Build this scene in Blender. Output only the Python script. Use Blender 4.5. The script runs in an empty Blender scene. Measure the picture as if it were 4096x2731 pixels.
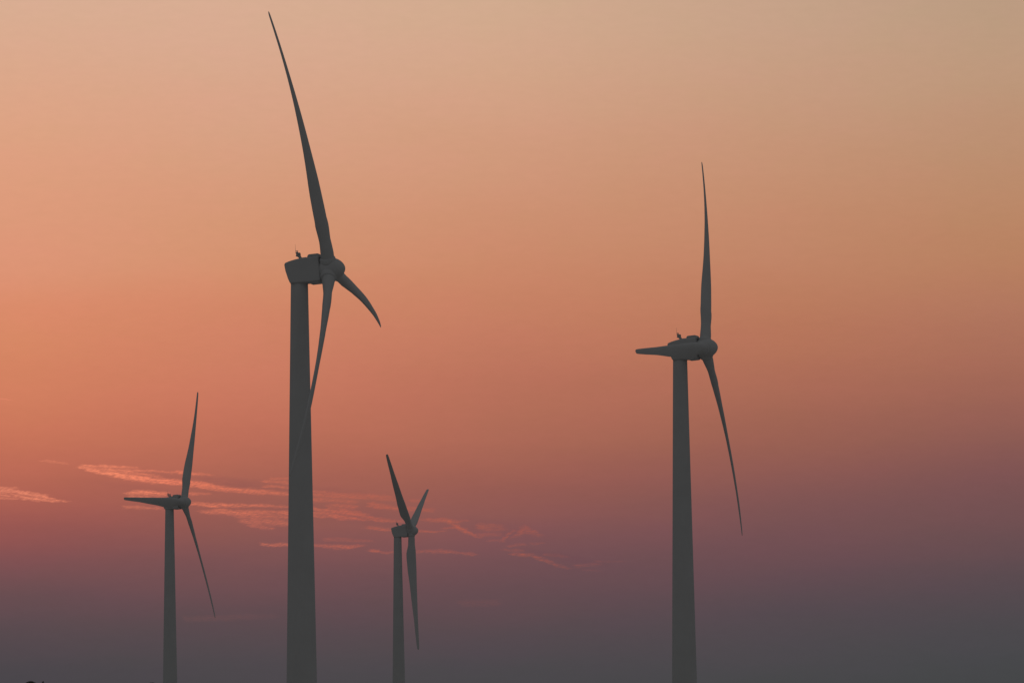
import bpy, bmesh, math, random
from mathutils import Vector, Matrix, noise
random.seed(7)
R = math.radians
scene = bpy.context.scene
COL = scene.collection

# ------------------------------------------------------------------ camera model
F = 17200.0                # focal length in pixels of a 4096 px wide frame (151 mm)
CX, CY = 2048.0, 1365.5
YH = 2880.0                # row of the horizon, just below the frame
EYE = Vector((0, 0, 1.7))
ROLL = R(-0.592)
PITCH = math.atan((YH - CY) / F)
_f = Vector((0, math.cos(PITCH), math.sin(PITCH)))
_r = Vector((1, 0, 0))
_u = _r.cross(_f)
_r2 = math.cos(ROLL) * _r + math.sin(ROLL) * _u
_u2 = -math.sin(ROLL) * _r + math.cos(ROLL) * _u

def ray(x, y):
    return _f + _r2 * ((x - CX) / F) - _u2 * ((y - CY) / F)

def at(x, y, dist):
    d = ray(x, y)
    return EYE + d * (dist / d.y)

def az_el(x, y):
    d = ray(x, y).normalized()
    return math.atan2(d.x, d.y), math.asin(d.z)

cam_data = bpy.data.cameras.new('camera')
cam = bpy.data.objects.new('camera', cam_data)
COL.objects.link(cam)
cam.matrix_world = Matrix(((_r2.x, _u2.x, -_f.x, EYE.x), (_r2.y, _u2.y, -_f.y, EYE.y),
                           (_r2.z, _u2.z, -_f.z, EYE.z), (0, 0, 0, 1)))
cam_data.sensor_width = 36
cam_data.lens = F * 36 / 4096
cam_data.clip_start = 0.5
cam_data.clip_end = 60000
scene.camera = cam

# ------------------------------------------------------------------ helpers
def lin(hexs):
    out = []
    for i in (1, 3, 5):
        c = int(hexs[i:i + 2], 16) / 255
        out.append(c / 12.92 if c <= 0.04045 else ((c + 0.055) / 1.055) ** 2.4)
    return tuple(out) + (1,)

def interp(x, xs, ys):
    if x <= xs[0]: return ys[0]
    for i in range(1, len(xs)):
        if x <= xs[i]:
            t = (x - xs[i - 1]) / (xs[i] - xs[i - 1])
            return ys[i - 1] * (1 - t) + ys[i] * t
    return ys[-1]

def mesh_obj(name, bm, mat, parent=None, smooth=True):
    bmesh.ops.recalc_face_normals(bm, faces=bm.faces[:])
    me = bpy.data.meshes.new(name)
    bm.to_mesh(me); bm.free()
    if smooth:
        me.polygons.foreach_set('use_smooth', [True] * len(me.polygons))
    me.materials.append(mat)
    o = bpy.data.objects.new(name, me)
    COL.objects.link(o)
    if parent: o.parent = parent
    return o

def loft(bm, rings, cap0=True, cap1=True):
    vs = [[bm.verts.new(p) for p in r] for r in rings]
    n = len(vs[0])
    for a, b in zip(vs[:-1], vs[1:]):
        for i in range(n):
            bm.faces.new((a[i], a[(i + 1) % n], b[(i + 1) % n], b[i]))
    if cap0: bm.faces.new(vs[0][::-1])
    if cap1: bm.faces.new(vs[-1])

def revolve(bm, prof, org, axis, n=48, **k):
    axis = Vector(axis).normalized()
    a = axis.orthogonal().normalized(); b = axis.cross(a)
    rings = []
    for u, r in prof:
        rings.append([Vector(org) + axis * u + (a * math.cos(2 * math.pi * i / n) + b * math.sin(2 * math.pi * i / n)) * r
                      for i in range(n)])
    loft(bm, rings, **k)

def tube(bm, p0, p1, r0, r1=None, n=10):
    p0, p1 = Vector(p0), Vector(p1)
    revolve(bm, [(0, r0), ((p1 - p0).length, r0 if r1 is None else r1)], p0, p1 - p0, n)

def prism(bm, prof, y0, y1, bevel=0.0, seg=3):
    """closed side profile [(x,z)] extruded from y0 to y1, its two outlines rounded"""
    a = [bm.verts.new((x, y0, z)) for x, z in prof]
    b = [bm.verts.new((x, y1, z)) for x, z in prof]
    fs = [bm.faces.new(a), bm.faces.new(b[::-1])]
    n = len(prof)
    for i in range(n):
        fs.append(bm.faces.new((a[i], b[i], b[(i + 1) % n], a[(i + 1) % n])))
    bmesh.ops.recalc_face_normals(bm, faces=fs)
    if bevel:
        es = set(fs[0].edges) | set(fs[1].edges) | set(e for f in fs for e in f.edges if e.calc_face_angle(0) > R(35))
        bmesh.ops.bevel(bm, geom=list(es), offset=bevel, segments=seg, affect='EDGES', profile=0.5, clamp_overlap=True)

def material(name, base, rough=0.85, spec=0.15, var=0.06, scale=0.6, bump=0.0):
    m = bpy.data.materials.new(name); m.use_nodes = True
    nt = m.node_tree; b = nt.nodes['Principled BSDF']
    b.inputs['Roughness'].default_value = rough
    b.inputs['Specular IOR Level'].default_value = spec
    tc = nt.nodes.new('ShaderNodeTexCoord'); nz = nt.nodes.new('ShaderNodeTexNoise')
    nz.inputs['Scale'].default_value = scale; nz.inputs['Detail'].default_value = 5
    nt.links.new(tc.outputs['Object'], nz.inputs['Vector'])
    rp = nt.nodes.new('ShaderNodeValToRGB')
    rp.color_ramp.elements[0].position = 0.3; rp.color_ramp.elements[1].position = 0.7
    rp.color_ramp.elements[0].color = tuple(c * (1 - var) for c in base) + (1,)
    rp.color_ramp.elements[1].color = tuple(c * (1 + var) for c in base) + (1,)
    nt.links.new(nz.outputs['Fac'], rp.inputs['Fac'])
    nt.links.new(rp.outputs['Color'], b.inputs['Base Color'])
    if bump:
        bp = nt.nodes.new('ShaderNodeBump'); bp.inputs['Strength'].default_value = bump
        nt.links.new(nz.outputs['Fac'], bp.inputs['Height']); nt.links.new(bp.outputs['Normal'], b.inputs['Normal'])
    return m

PAINT = material('turbine_light_grey_paint', (0.53, 0.535, 0.54), var=0.03, scale=0.25, spec=0.05, rough=0.9)
BLADE = material('blade_grey_gelcoat', (0.53, 0.535, 0.54), var=0.02, scale=0.2, spec=0.05, rough=0.9)
METAL = material('dark_grey_metal', (0.45, 0.45, 0.45), var=0.08, scale=3.0, spec=0.1)
FIELD = material('dry_grass_field', (0.50, 0.49, 0.47), var=0.12, scale=0.02, spec=0.0, rough=1, bump=0.2)
LEAF = material('tree_foliage', (0.115, 0.12, 0.09), var=0.3, scale=1.2, spec=0.05)
BARK = material('tree_bark', (0.14, 0.11, 0.09), var=0.25, scale=4.0, bump=0.4)

# ------------------------------------------------------------------ wind turbines
TILT = R(4.222)
HUB_H = 85.2               # hub height over the ground
OVER = 5.75                # tower axis to hub centre
RAD = 50.0                 # rotor radius
CS = [.02, .03, .07, .12, .18, .24, .34, .46, .6, .75, .88, .96, .985, .994, 1.0]
CH = [2.48, 2.48, 2.78, 2.854, 3.909, 3.934, 3.647, 2.927, 2.446, 1.757, 1.418, 1.12, .98, .78, .3]
TS = [.03, .12, .2, .3, .45, .65, .85, 1.0]
TW = [19.1, 22.5, 12.5, 14.5, 9.5, 0.3, -4.5, -3.0]
N_AX = Vector((math.cos(TILT), 0, math.sin(TILT)))      # rotor axis, upwind
V_AX = Vector((-math.sin(TILT), 0, math.cos(TILT)))
H_AX = Vector((0, 1, 0))
HUB = Vector((OVER, 0, HUB_H))

def blade_mesh(theta, pitch, bend, cone):
    bm = bmesh.new()
    t = R(theta)
    rd = math.cos(t) * V_AX + math.sin(t) * H_AX
    tan = -math.sin(t) * V_AX + math.cos(t) * H_AX
    S = [.022 + .0135 * i for i in range(22)] + [.32 + .02 * i for i in range(33)] + [.97, .977, .984, .99, .994, .997, 1.0]
    rings = []
    for s in S:
        c = interp(s, CS, CH)
        th = c * interp(s, [0, .03, .06, .12, .2, .3, .5, .8, 1], [1, 1, .9, .6, .42, .32, .25, .19, .16])
        be = R(pitch + interp(s, TS, TW))
        le = math.cos(be) * tan + math.sin(be) * N_AX
        no = -math.sin(be) * tan + math.cos(be) * N_AX
        ax = HUB + rd * (s * RAD) - N_AX * ((bend / 100 * s ** 2.2 + cone / 100 * s) * RAD)
        pa = interp(s, [0, .06, .2, 1], [.5, .5, .35, .35])
        cen = ax - le * ((.5 - pa) * c)
        k = interp(s, [.04, .16], [0, 1])          # circle -> aerofoil
        ring = []
        for i in range(28):
            a = 2 * math.pi * i / 28
            x = math.cos(a) * .5                    # +.5 is the leading edge
            y = math.sin(a) * .5
            xf = .5 - x                             # 0 at the leading edge
            foil = (2.6 * math.sqrt(max(xf, 0)) * (1 - xf) * .5 + .02 * (1 - xf)) * (1 if y >= 0 else -.72)
            ring.append(cen + le * (x * c) + no * ((y * (1 - k) + foil * k) * th))
        rings.append(ring)
    loft(bm, rings)
    return bm

def tower_bm():
    bm = bmesh.new()
    rad = lambda z: (3.22 + .0327 * (HUB_H - 3 - z)) / 2
    top = HUB_H - 1.95
    prof = [(0, rad(0))]
    for k in range(1, 33):
        z = (top - .6) * k / 32
        prof.append((z, rad(z)))
    prof += [(top - .59, rad(top) + .001), (top - .58, rad(top) + .055), (top - .4, rad(top) + .06), (top, rad(top) + .06)]
    revolve(bm, prof, (0, 0, 0), (0, 0, 1), 72)
    return bm

def in_nacelle(bm):
    """moves geometry modelled round the hub centre (x along the shaft) into the turbine's frame"""
    m = Matrix.Translation(HUB) @ Matrix(((N_AX.x, 0, V_AX.x, 0), (0, 1, 0, 0), (N_AX.z, 0, V_AX.z, 0), (0, 0, 0, 1)))
    bmesh.ops.transform(bm, matrix=m, verts=bm.verts[:])
    return bm

def nacelle_bm():
    bm = bmesh.new()
    prism(bm, [(-8.13, 1.55), (-8.05, 1.90), (-7.1, 2.18), (-6.0, 2.38), (-5.1, 2.50), (-1.5, 2.50), (-1.42, -2.1),
               (-3.6, -2.13), (-7.3, -2.0), (-7.65, -1.0), (-8.0, .4)], -1.85, 1.85, .28, 4)
    revolve(bm, [(-1.6, 1.75), (-1.0, 1.75)], (0, 0, 0), (1, 0, 0), 40)      # neck of the main bearing
    return in_nacelle(bm)

def belly_bm():
    bm = bmesh.new()
    prism(bm, [(-4.05, -1.7), (-3.85, -2.28), (-3.6, -2.38), (-1.75, -2.38), (-1.5, -2.15), (-1.46, -1.7)], -1.5, 1.5, .12, 3)
    return in_nacelle(bm)

def housing_bm():
    bm = bmesh.new()
    prism(bm, [(-3.85, 2.3), (-3.6, 2.95), (-3.35, 3.1), (-1.62, 3.1), (-1.45, 2.98), (-1.3, 2.3)], -1.35, 1.35, .15, 3)
    return in_nacelle(bm)

def hatch_bm():
    bm = bmesh.new()
    prism(bm, [(-5.2, 2.40), (-5.15, 2.68), (-3.95, 2.68), (-3.9, 2.40)], -.9, .9, .05, 2)
    return in_nacelle(bm)

def light_bm(y):
    bm = bmesh.new()
    prism(bm, [(-5.12, 2.38), (-5.2, 2.7), (-5.42, 3.15), (-5.93, 3.15), (-5.97, 3.02), (-5.62, 2.88), (-5.42, 2.66), (-5.36, 2.38)],
          y - .2, y + .2, .03, 2)
    revolve(bm, [(0, .24), (.66, .24), (.78, .19), (.84, .06)], (-5.68, y, 3.04), (0, 0, 1), 20)
    tube(bm, (-6.0, y, 3.04), (-5.7, y, 3.04), .035, n=8)
    return in_nacelle(bm)

def wind_sensor_bm(y):
    bm = bmesh.new()
    z = 3.8
    tube(bm, (-5.68, y, z), (-5.68, y, z + .28), .045, n=8)
    tube(bm, (-6.0, y, z + .28), (-5.45, y, z + .2), .03, n=8)
    for k in range(8):                               # small hoop guarding the vane
        a0, a1 = k * math.pi / 4, (k + 1) * math.pi / 4
        tube(bm, (-5.7 + .14 * math.cos(a0), y, z + .16 + .14 * math.sin(a0)),
             (-5.7 + .14 * math.cos(a1), y, z + .16 + .14 * math.sin(a1)), .02, n=6)
    return in_nacelle(bm)

def antenna_bm(y):
    bm = bmesh.new()
    tube(bm, (-5.98, y, 3.6), (-5.93, y, 5.28), .028, .016, n=8)
    tube(bm, (-5.98, y, 3.64), (-5.7, y, 3.5), .025, n=6)
    return in_nacelle(bm)

def hub_bm():
    bm = bmesh.new()
    prof = [(-1.34, 1.5), (-1.32, 1.86), (-1.1, 2.0), (0, 2.06), (1.0, 2.04), (1.5, 1.92), (1.9, 1.72), (2.3, 1.42),
            (2.62, 1.08), (2.85, .74), (2.99, .42), (3.06, .16), (3.07, .02)]
    revolve(bm, prof, (0, 0, 0), (1, 0, 0), 56)
    return in_nacelle(bm)

def collar_bm(theta):
    bm = bmesh.new()
    t = R(theta)
    rd = math.cos(t) * V_AX + math.sin(t) * H_AX
    revolve(bm, [(1.0, 1.62), (1.75, 1.58), (2.2, 1.50), (2.4, 1.38), (2.43, 1.1)], HUB, rd, 40)
    return bm

# image position of the hub, rotor radius in pixels, yaw, rotor angle, pitch, bend and cone, read off the photograph
TURBINES = [
    ('tallest wind turbine, left of centre, one curved blade nearly reaching the top edge',
     [1316.805, 1078.136, 1079.408, 11.959, -23.01, 3.61, 8.505, -3.0]),
    ('large wind turbine standing alone on the right, with one blade straight up',
     [2818.284, 1392.668, 891.74, 17.532, 25.086, 3.696, 6.989, -2.319]),
    ('small wind turbine at far left in front of bright cloud streaks, one blade level',
     [733.839, 2008.011, 531.65, 19.709, 29.371, 9.176, 4.009, -0.974]),
    ('smallest wind turbine, right of the tallest one, two blades raised in a V',
     [1644.468, 2122.542, 478.8, 9.59, -53.389, 84.441, -0.617, 0.187]),
]
protos = {}
BASES = []
for i, (label, q) in enumerate(TURBINES):
    hx, hy, L, psi, th, pit, bend, cone = q
    hub = at(hx, hy, F * RAD / L)
    a = R(-psi)
    root = bpy.data.objects.new('wind_turbine', None); COL.objects.link(root)
    root.rotation_euler = (0, 0, a)
    base = hub - Vector((math.cos(a) * OVER, math.sin(a) * OVER, HUB_H))
    root.location = base; BASES.append(base.copy())
    root['label'] = label; root['category'] = 'wind turbine'; root['group'] = 'wind turbines against the sunset sky'
    def part(name, key, fn, mat, parent, smooth=True):
        if key in protos:
            o = protos[key].copy(); COL.objects.link(o); o.parent = parent; return o
        o = mesh_obj(name, fn(), mat, parent, smooth)
        protos[key] = o
        return o
    part('tower', 'tower', tower_bm, PAINT, root)
    nac = part('nacelle', 'nacelle', nacelle_bm, PAINT, root, False)
    part('belly_fairing', 'belly', belly_bm, PAINT, nac, False)
    part('roof_housing', 'housing', housing_bm, PAINT, nac, False)
    part('roof_hatch', 'hatch', hatch_bm, PAINT, nac, False)
    part('warning_light', 'light_a', lambda: light_bm(-.8), METAL, nac, False)
    part('warning_light', 'light_b', lambda: light_bm(.8), METAL, nac, False)
    part('wind_sensor', 'sensor', lambda: wind_sensor_bm(-.8), METAL, nac)
    part('antenna', 'antenna', lambda: antenna_bm(-.8), METAL, nac)
    hb = part('hub', 'hub', hub_bm, PAINT, root)
    for k in range(3):
        bl = mesh_obj('blade', blade_mesh(th + 120 * k, pit, bend, cone), BLADE, root)
        mesh_obj('blade_collar', collar_bm(th + 120 * k), PAINT, bl)

# ------------------------------------------------------------------ ground
def ground_z(x, y):
    z = 0.0; w = 1e-9
    d = math.hypot(x, y)
    for b in BASES:
        k = math.exp(-((x - b.x) ** 2 + (y - b.y) ** 2) / 260.0 ** 2)
        z += k * b.z; w += k
    z = z / max(w, 1.0) if w > 1 else z
    far = min(1, max(0, (d - 2200) / 4000))
    return z + far * 10 * noise.noise(Vector((x / 3000, y / 3000, 0))) - 6 * far

bm = bmesh.new()
rads = [0, 4, 10, 20, 40, 70, 110, 160, 220, 290, 360, 430, 500, 570, 640, 710, 780, 850, 920, 990, 1060, 1150, 1250, 1350, 1450, 1550,
        1650, 1750, 1850, 1950, 2100, 2400, 2900, 3600, 4600, 6000, 8000, 11000, 16000, 24000]
NA = 180
prev = None
for r in rads:
    ring = [bm.verts.new((r * math.cos(2 * math.pi * i / NA), r * math.sin(2 * math.pi * i / NA),
                          ground_z(r * math.cos(2 * math.pi * i / NA), r * math.sin(2 * math.pi * i / NA)))) for i in range(NA)] if r else \
           [bm.verts.new((0, 0, ground_z(0, 0)))]
    if prev:
        for i in range(NA):
            if len(prev) == 1: bm.faces.new((prev[0], ring[i], ring[(i + 1) % NA]))
            else: bm.faces.new((prev[i], ring[i], ring[(i + 1) % NA], prev[(i + 1) % NA]))
    prev = ring
g = mesh_obj('ground', bm, FIELD); g['kind'] = 'structure'

# ------------------------------------------------------------------ trees whose tips show at the bottom edge
def tree(loc, lobes, label, seed):
    """lobes: (x, y, z, rx, ry, rz) ellipsoids of foliage, local metres"""
    rnd = random.Random(seed)
    root = bpy.data.objects.new('tree', None); COL.objects.link(root); root.location = loc
    root['label'] = label; root['category'] = 'tree'; root['group'] = 'trees whose tips show along the bottom edge'
    bm = bmesh.new()
    tube(bm, (0, 0, -.3), (.05, .02, 1.6), .2, .16)
    tube(bm, (.05, .02, 1.5), (-.05, .0, 3.2), .16, .11)
    for (x, y, z, rx, ry, rz) in lobes:
        tube(bm, (.0, 0, 1.6 + rnd.random()), (x * .6, y * .6, z * .8), .08, .05, 7)
        tube(bm, (x * .6, y * .6, z * .8), (x, y, z + rz * .6), .05, .012, 6)
    mesh_obj('trunk', bm, BARK, root)
    bm = bmesh.new()
    for (x, y, z, rx, ry, rz) in lobes:
        for _ in range(int(4500 * rx * ry)):
            while True:
                p = Vector((rnd.uniform(-1, 1), rnd.uniform(-1, 1), rnd.uniform(-1, 1)))
                if p.length <= 1: break
            if noise.noise(p * 2.3 + Vector((seed, x, z))) < -.12: continue
            c = Vector((x + p.x * rx, y + p.y * ry, z + p.z * rz))
            s = rnd.uniform(.05, .1)
            d1 = Vector((rnd.gauss(0, 1), rnd.gauss(0, 1), rnd.gauss(0, 1))).normalized()
            d2 = d1.orthogonal().normalized()
            vs = [bm.verts.new(c + d1 * s), bm.verts.new(c + d2 * s * .5), bm.verts.new(c - d1 * s), bm.verts.new(c - d2 * s * .5)]
            bm.faces.new(vs)
    mesh_obj('crown', bm, LEAF, root, False)

px = 600 / F                                          # metres per photo pixel at 600 m
t1 = at(128, 2721, 600)
tree((t1.x, t1.y, 0), [(-.2, 0, t1.z - .8, .85, .8, .8), (.25, .1, t1.z - 1.0, .7, .7, .8), (.35, .1, t1.z - 1.4, 1.0, .9, .95), (1.52, 0, t1.z - .35, .17, .2, .36),
                       (-1.0, .1, t1.z - 2.4, 1.1, 1.1, 1.1), (1.3, -.1, t1.z - 2.3, 1.1, 1.1, 1.1), (0, 0, t1.z - 3.2, 1.7, 1.6, 1.2)],
     'dark treetop peeking over the bottom edge in the far left corner', 3)
t2 = at(607, 2727.5, 620)
tree((t2.x, t2.y, 0), [(0, 0, t2.z - .7, .7, .8, .7), (-.7, .1, t2.z - 1.7, .9, 1.0, .9), (.7, -.1, t2.z - 1.8, 1.0, 1.0, .9),
                       (0, 0, t2.z - 2.9, 1.5, 1.5, 1.1)],
     'tiny dark treetop at the bottom edge just left of the small left turbine tower', 11)

# ------------------------------------------------------------------ sky (world, by direction only)
world = bpy.data.worlds.new('World'); scene.world = world; world.use_nodes = True
nt = world.node_tree; nt.nodes.clear()
N = nt.nodes.new; LK = nt.links.new
def M(op, a, b=None, c=None, clamp=False):
    n = N('ShaderNodeMath'); n.operation = op; n.use_clamp = clamp
    for i, v in enumerate((a, b, c)):
        if v is None: continue
        if isinstance(v, (int, float)): n.inputs[i].default_value = v
        else: LK(v, n.inputs[i])
    return n.outputs[0]
def MR(v, a, b, c=0.0, d=1.0, mode='SMOOTHSTEP'):
    n = N('ShaderNodeMapRange'); n.interpolation_type = mode
    LK(v, n.inputs['Value'])
    for k, x in (('From Min', a), ('From Max', b), ('To Min', c), ('To Max', d)): n.inputs[k].default_value = x
    return n.outputs[0]
def MIX(f, a, b, mode='MIX'):
    n = N('ShaderNodeMix'); n.data_type = 'RGBA'; n.blend_type = mode
    for k, v in ((0, f), (6, a), (7, b)):
        if isinstance(v, (int, float, tuple)): n.inputs[k].default_value = v
        else: LK(v, n.inputs[k])
    return n.outputs[2]
def NOISE(x, y, sx, sy, detail, off, rough=.55):
    c = N('ShaderNodeCombineXYZ'); LK(M('MULTIPLY', x, sx), c.inputs[0]); LK(M('MULTIPLY', y, sy), c.inputs[1]); c.inputs[2].default_value = off
    n = N('ShaderNodeTexNoise'); n.inputs['Scale'].default_value = 1; n.inputs['Detail'].default_value = detail
    n.inputs['Roughness'].default_value = rough
    LK(c.outputs[0], n.inputs['Vector']); return n.outputs['Fac']

tc = N('ShaderNodeTexCoord'); sep = N('ShaderNodeSeparateXYZ'); LK(tc.outputs['Generated'], sep.inputs[0])
az = M('ARCTAN2', sep.outputs[0], sep.outputs[1])      # 0 straight ahead, + to the right
el = M('ARCSINE', sep.outputs[2])

YS = [0, 261, 523, 784, 1045, 1219, 1393, 1568, 1742, 1881, 2003, 2125, 2264, 2438, 2613, 2731]
COLS = [
 (100, 'd9ae94 dba98c dea283 dd9c7c dd9577 dc8c6b d68764 d27f60 c9755a bd6b57 ac6153 965552 7c5153 604c51 4e484c 4a464b'),
 (960, 'd8ae94 d9a88e d8a184 d69a7a d4926f d38768 cf8165 ca7860 be6f59 ad6555 9f5f53 8e5853 7a5254 614b50 504a4e 4b474b'),
 (2000, 'd1ac90 d4a68a d29d80 cf9476 cb896a c78164 c07860 b8715b ad6a57 a06154 945b53 835556 735054 5f4b50 4f494e 4a484b'),
 (3150, 'c6a38a c79e83 c6967a c48d6e c08467 bb7c5e b5735a a96a57 9a6152 8e5a54 7f5553 765154 664c52 564a50 4c494d 474749'),
 (4000, 'bb9c82 bf9a7e bc9073 bc8a6a b8805f b27760 a96e59 9f6556 8c5b54 7e5453 775253 6c4f51 5c4b50 50494e 49494c 454648'),
]
EMAX = R(10.5)
# gentle large-scale unevenness of the haze layers
wav = M('MULTIPLY', M('SUBTRACT', NOISE(az, el, 14, 70, 3, 3.1), .5), R(.36))
elw = M('ADD', el, wav)
fe = M('DIVIDE', elw, EMAX)
sky = None; azp = None
for x, cols in COLS:
    rp = N('ShaderNodeValToRGB'); cr = rp.color_ramp; cr.interpolation = 'B_SPLINE'
    st = sorted((az_el(x, y)[1] / EMAX, c) for y, c in zip(YS, cols.split()))
    while len(cr.elements) < len(st): cr.elements.new(.5)
    for e, (p, c) in zip(cr.elements, st):
        e.position = p; e.color = lin('#' + c)
    LK(fe, rp.inputs[0])
    a = az_el(x, 1300)[0]
    sky = rp.outputs[0] if sky is None else MIX(MR(az, azp, a, mode='LINEAR'), sky, rp.outputs[0])
    azp = a
# fine mottling
mott = MR(NOISE(az, el, 260, 700, 2, 8.0), .2, .8, .985, 1.015, 'LINEAR')

# cloud streaks: layers of curved bands; each stroke (x, y, half height, strength) in photo pixels, turned into directions
LAYERS = [
 [[(318,1867,5,.7),(387,1884,9,.9),(470,1898,11,1),(553,1913,12,1),(636,1923,11,1),(719,1927,10,.95),(774,1934,11,.95),(829,1942,12,.9),(895,1956,10,.85),(967,1961,9,.8),(1050,1967,9,.8),(1150,1973,7,.7),(1250,1977,6,.6),(1330,1981,10,.6),(1440,1984,12,.6),(1560,1989,8,.5)],
  [(1676,2124,5,.6),(1764,2124,4,.5)],[(1914,2106,14,.5),(2008,2112,14,.5)],[(2050,2150,6,.3),(2078,2125,16,.7),(2101,2115,15,.8),(2130,2128,12,.8),(2155,2140,9,.6)],[(2385,2243,5,.35),(2494,2247,4,.3)]],
 [[(332,1862,5,.6),(420,1866,6,.7),(542,1868,4,.4)],[(700,1886,5,.5),(770,1892,6,.6),(835,1899,4,.4)],[(1060,1923,6,.5),(1150,1930,6,.5),(1200,1950,5,.3)],
  [(1482,2018,12,.7),(1587,2031,8,.6),(1726,2040,7,.45)],[(1780,2084,7,.6),(1800,2088,9,.8),(1825,2104,9,.9),(1870,2126,8,.9),(1914,2147,5,.7)],[(2008,2165,7,.6),(2028,2142,9,.7),(2046,2121,6,.6)],[(2046,2181,5,.5),(2085,2175,5,.5)],[(2129,2173,5,.5),(2162,2170,4,.4)]],
 [[(0,1965,8,.8),(60,1966,8,.8),(110,1976,7,.9),(185,1988,6,.8)],[(515,1972,6,.5),(560,1968,9,.8),(663,1973,7,.7)],[(763,1974,6,.6),(830,1974,4,.4)],[(1067,1942,6,.5),(1150,1950,6,.4)],
  [(1300,2039,9,.7),(1380,2045,12,.8),(1450,2056,9,.7),(1500,2075,6,.6),(1598,2084,5,.5)],[(1680,2076,4,.2),(1726,2081,7,.6),(1780,2079,10,.7),(1830,2085,8,.5),(1868,2082,4,.4)],[(1919,2137,9,.4),(1991,2137,7,.35)],
  [(2052,2212,5,.7),(2074,2215,7,.8),(2120,2222,6,.7),(2162,2233,8,.7),(2220,2255,8,.6),(2267,2272,5,.4)]],
 [[(0,1949,5,.7),(65,1950,4,.5)],[(88,1990,6,.8),(150,1997,7,.9),(235,2004,4,.6)],[(768,2014,6,.7),(862,2020,9,.75),(950,2021,7,.7),(1050,2021,6,.7),(1150,2026,4,.5)],[(1249,2033,8,.7),(1300,2050,9,.7),(1360,2070,9,.75),(1430,2072,6,.7),(1590,2086,5,.5)],
  [(1640,2000,7,.35),(1700,2003,5,.3)],[(1780,2112,5,.4),(1820,2106,6,.5)],[(2300,2262,6,.4),(2390,2255,6,.45)],[(2180,2215,7,.35),(2260,2225,6,.3)],[(2010,2196,5,.3),(2090,2200,5,.35)],[(1960,2160,5,.35),(2000,2162,5,.3)]],
 [[(0,1594,4,.45),(42,1598,3,.45)],[(160,1842,4,.3),(265,1853,4,.25)],[(500,2028,6,.3),(636,2033,6,.3)],[(800,2046,6,.4),(868,2044,10,.6),(960,2052,12,.7),(1050,2049,10,.7),(1150,2051,8,.7),(1290,2066,5,.6)],
  [(1471,2109,7,.5),(1520,2114,7,.65),(1565,2120,4,.6)],[(1665,2206,5,.35),(1770,2202,7,.5),(1891,2217,6,.45)],[(2330,2278,4,.2),(2395,2281,4,.2)]],
 [[(967,2080,12,.4),(1060,2086,14,.5),(1150,2091,12,.5)],[(1300,2184,7,.6),(1350,2187,9,.7),(1388,2188,9,.7),(1438,2181,5,.5)],[(1488,2201,6,.75),(1530,2206,5,.5),(1571,2207,4,.5)],[(1842,2410,12,.07),(1991,2410,14,.08)]],
 [[(0,1978,6,.6),(90,1984,5,.5)],[(1005,2100,8,.4),(1083,2113,5,.4)],[(1300,2156,8,.25),(1480,2162,6,.2)],[(740,2474,12,.03),(900,2470,12,.035),(1100,2462,8,.02)]],
 [[(1190,1995,6,.5),(1300,1998,8,.55),(1420,2006,7,.45)],[(1255,2052,7,.6),(1330,2060,9,.7),(1400,2064,6,.5)],[(1180,1962,5,.4),(1290,1968,6,.5),(1380,1975,5,.4)],[(1500,1996,5,.4),(1585,1999,4,.35)],
  [(30,1957,4,.6),(120,1968,4,.7),(180,1980,4,.5)],[(0,1990,4,.5),(60,1993,4,.5)],[(150,1979,4,.6),(215,1996,4,.7),(262,2006,3,.4)],[(400,1876,5,.5),(520,1886,6,.6),(640,1905,5,.4)],[(470,1878,4,.4),(560,1880,5,.5),(690,1889,4,.3)],
  [(520,1985,5,.5),(600,1988,5,.5),(655,1986,4,.3)],[(1090,1910,5,.4),(1150,1914,5,.4)],[(940,2060,6,.4),(1020,2066,8,.5),(1150,2068,7,.5)],[(860,1952,6,.5),(930,1954,5,.5),(1000,1958,4,.4)]],
 [[(1050,2177,6,.6),(1100,2178,7,.65),(1200,2180,6,.55),(1300,2182,6,.5)],[(1310,2020,7,.5),(1420,2026,9,.6)]],
]
# strokes are packed so that those sharing a layer never come closer than 60 px; a colour ramp holds 32 stops at most
_all = sorted((st for l in LAYERS for st in l), key=lambda st: st[0][0])
LAYERS = []
for st in _all:
    for l in LAYERS:
        if l[-1][-1][0] + 100 < st[0][0] and sum(len(q) + 2 for q in l) + len(st) + 2 <= 32:
            l.append(st); break
    else:
        LAYERS.append([st])
XR, Y0, YR = 2600.0, 1500.0, 1050.0
AZ0 = az_el(0, 2100)[0]; AZ1 = az_el(XR, 2100)[0]
def to_dir(x, y):
    a, e = az_el(x, y)
    return (a - AZ0) / (AZ1 - AZ0), e
E_LO = R(0.9); E_HI = R(4.8)
fx = M('DIVIDE', M('SUBTRACT', az, AZ0), AZ1 - AZ0)
# wind-torn edges: the bands are displaced and frayed by stretched noise
PXR = 1 / F
wy = M('ADD', M('MULTIPLY', M('SUBTRACT', NOISE(az, el, 330, 900, 4, 1.7, .6), .5), 17 * PXR),
       M('MULTIPLY', M('SUBTRACT', NOISE(az, el, 1100, 3200, 3, 5.2, .6), .5), 9 * PXR))
wx = M('MULTIPLY', M('SUBTRACT', NOISE(az, el, 500, 2600, 3, 9.4, .6), .5), .026)
ely = M('ADD', el, wy); fxw = M('ADD', fx, wx)
fray = MR(NOISE(az, M('ADD', el, M('MULTIPLY', az, .12)), 330, 4600, 5, 2.2, .72), .32, .62, .14, 1.0, 'LINEAR')
ripple = MR(NOISE(az, M('ADD', el, M('MULTIPLY', az, -.25)), 900, 3600, 3, 15.0, .6), .36, .6, .35, 1.0, 'LINEAR')
fray = M('MULTIPLY', fray, ripple)
total = None
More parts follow.
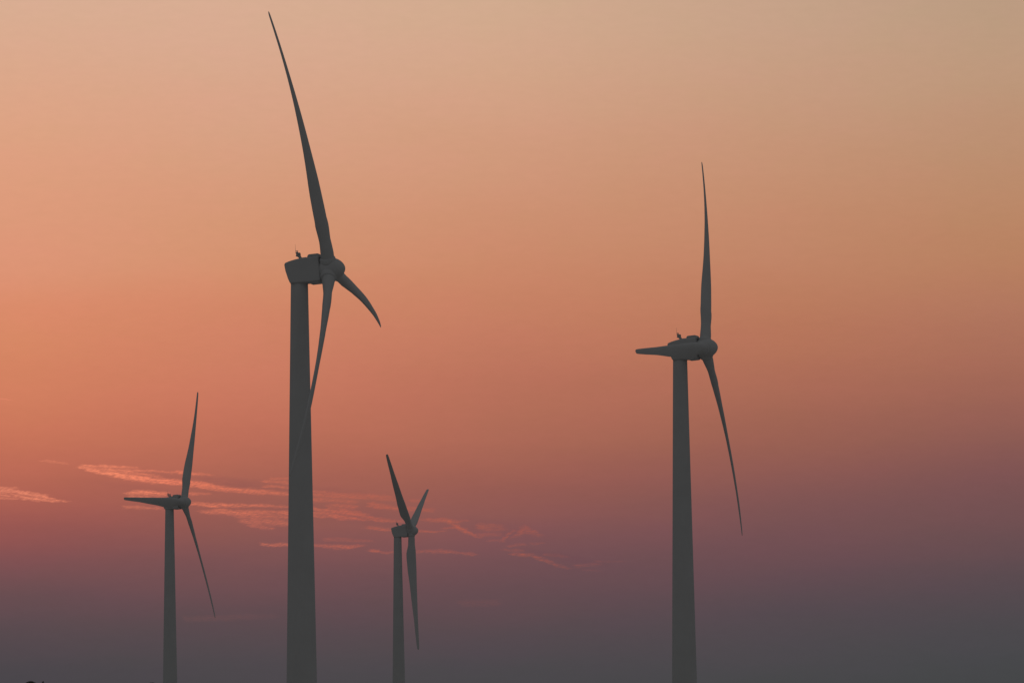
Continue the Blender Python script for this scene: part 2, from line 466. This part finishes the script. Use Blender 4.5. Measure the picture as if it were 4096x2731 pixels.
for layer in LAYERS:
    stops = []
    for stroke in layer:
        pts = [(to_dir(x, y), w, s) for x, y, w, s in stroke]
        d = 16 / XR
        (a, e), w, s = pts[0]
        if a > .012: stops.append((a - d, e, w * .4, 0))
        for (a, e), w, s in pts: stops.append((a, e, w, s))
        (a, e), w, s = pts[-1]
        stops.append((a + d * 1.5, e, w * .4, 0))
    assert len(stops) <= 32, len(stops)
    stops.sort(key=lambda t: t[0])
    rp = N('ShaderNodeValToRGB'); cr = rp.color_ramp; cr.interpolation = 'LINEAR'
    while len(cr.elements) < len(stops): cr.elements.new(.5)
    for el_, (a, e, w, s) in zip(cr.elements, stops):
        el_.position = min(max(a, 0), 1); el_.color = ((e - E_LO) / (E_HI - E_LO), w / 40, s, 1)
    LK(fxw, rp.inputs[0])
    sc = N('ShaderNodeSeparateColor'); LK(rp.outputs[0], sc.inputs[0])
    ec = M('MULTIPLY_ADD', sc.outputs[0], E_HI - E_LO, E_LO)
    hw = M('MAXIMUM', M('MULTIPLY', sc.outputs[1], 40 * PXR * 1.5), 2.5 * PXR)
    d = M('DIVIDE', M('SUBTRACT', ely, ec), hw)
    m = M('MULTIPLY', M('POWER', M('SUBTRACT', 1.0, M('MULTIPLY', d, d), clamp=True), 1.5), sc.outputs[2])
    total = m if total is None else M('MAXIMUM', total, m)
inx = M('MULTIPLY', MR(az, AZ0 - R(.6), AZ0 - R(.2)), MR(az, AZ1 + R(.1), AZ1, 0, 1))
cl = M('MULTIPLY', M('MULTIPLY', total, fray), inx)
cl = MR(cl, .0, .64, mode='LINEAR')
rp = N('ShaderNodeValToRGB'); cr = rp.color_ramp
cc = [(0, 'ea8b6e'), (.17, 'f88d6b'), (.27, 'ec8062'), (.36, 'e2795d'), (.46, 'd47058'), (.56, 'c66651'), (.7, 'bb614e'), (.82, 'a55a4e'), (1, '7c5252')]
while len(cr.elements) < len(cc): cr.elements.new(.5)
for e, (p, c) in zip(cr.elements, cc): e.position = p; e.color = lin('#' + c)
LK(fx, rp.inputs[0])
# soft greyer veils round the streaks
def veil(x0, y0, x1, y1, w, s):
    (a0, e0), (a1, e1) = to_dir(x0, y0), to_dir(x1, y1)
    t = M('DIVIDE', M('SUBTRACT', fxw, a0), a1 - a0)
    d = M('DIVIDE', M('SUBTRACT', ely, M('MULTIPLY_ADD', t, e1 - e0, e0)), w * PXR)
    along = M('MULTIPLY', M('MULTIPLY', t, M('SUBTRACT', 1, t)), 4.0, clamp=True)
    return M('MULTIPLY', M('MULTIPLY', M('SUBTRACT', 1.0, M('MULTIPLY', d, d), clamp=True), along), s)
v = None
for q in ((430,1882,1500,1985,26,.9), (700,1965,1900,2105,48,.6), (2080,2196,2460,2262,17,1.0), (1780,2078,2250,2150,40,.5), (300,1920,900,2000,22,.35)):
    k = veil(*q); v = k if v is None else M('MAXIMUM', v, k)
v = M('MULTIPLY', v, MR(NOISE(az, el, 200, 1500, 4, 6.6), .3, .7, .3, 1.0, 'LINEAR'))
sky = MIX(M('MULTIPLY', v, .26), sky, lin('#6a4650'))
sky = MIX(M('MULTIPLY', cl, MR(fx, .3, .5, 1.0, .76, 'LINEAR')), sky, rp.outputs[0])
hue = M('SUBTRACT', NOISE(az, el, 60, 150, 4, 12.0), .5)
tint = N('ShaderNodeCombineXYZ')
LK(M('MULTIPLY_ADD', hue, .05, 1), tint.inputs[0]); LK(M('MULTIPLY_ADD', hue, -.02, 1), tint.inputs[1]); LK(M('MULTIPLY_ADD', hue, .06, 1), tint.inputs[2])
tn = N('ShaderNodeVectorMath'); tn.operation = 'MULTIPLY'; LK(sky, tn.inputs[0]); LK(tint.outputs[0], tn.inputs[1]); sky = tn.outputs[0]
n = N('ShaderNodeVectorMath'); n.operation = 'SCALE'; LK(sky, n.inputs[0]); LK(mott, n.inputs['Scale'])
sky = n.outputs[0]

# the rest of the dusk sky: the glow dies out sideways and upwards; beyond it a made-up, nearly even grey that lights the turbines flatly
absaz = M('ABSOLUTE', az)
side = MR(absaz, R(8), R(30))
up = MR(el, R(9.8), R(26))
rest_f = M('MAXIMUM', side, up)
rest = MIX(MR(el, R(5), R(40)), (.107, .107, .108, 1), (.119, .121, .123, 1))
full = MIX(rest_f, sky, rest)
bg = N('ShaderNodeBackground'); LK(full, bg.inputs['Color']); bg.inputs['Strength'].default_value = 1.0
out = N('ShaderNodeOutputWorld'); LK(bg.outputs[0], out.inputs['Surface'])

# the sun has set behind the horizon on the left: its lamp stands below the land and no longer reaches the turbines
sd = bpy.data.lights.new('sun', 'SUN'); sd.energy = 0.5; sd.angle = R(.5); sd.color = (1, .62, .4)
so = bpy.data.objects.new('sun', sd); COL.objects.link(so)
sdir = Vector((math.sin(R(-9)) * math.cos(R(-2.5)), math.cos(R(-9)) * math.cos(R(-2.5)), math.sin(R(-2.5))))
so.rotation_euler = sdir.to_track_quat('Z', 'Y').to_euler()

# ------------------------------------------------------------------ render settings
scene.render.engine = 'CYCLES'
scene.render.resolution_x = 1024; scene.render.resolution_y = 682
scene.view_settings.view_transform = 'Standard'
scene.view_settings.look = 'None'
scene.view_settings.exposure = 0; scene.view_settings.gamma = 1
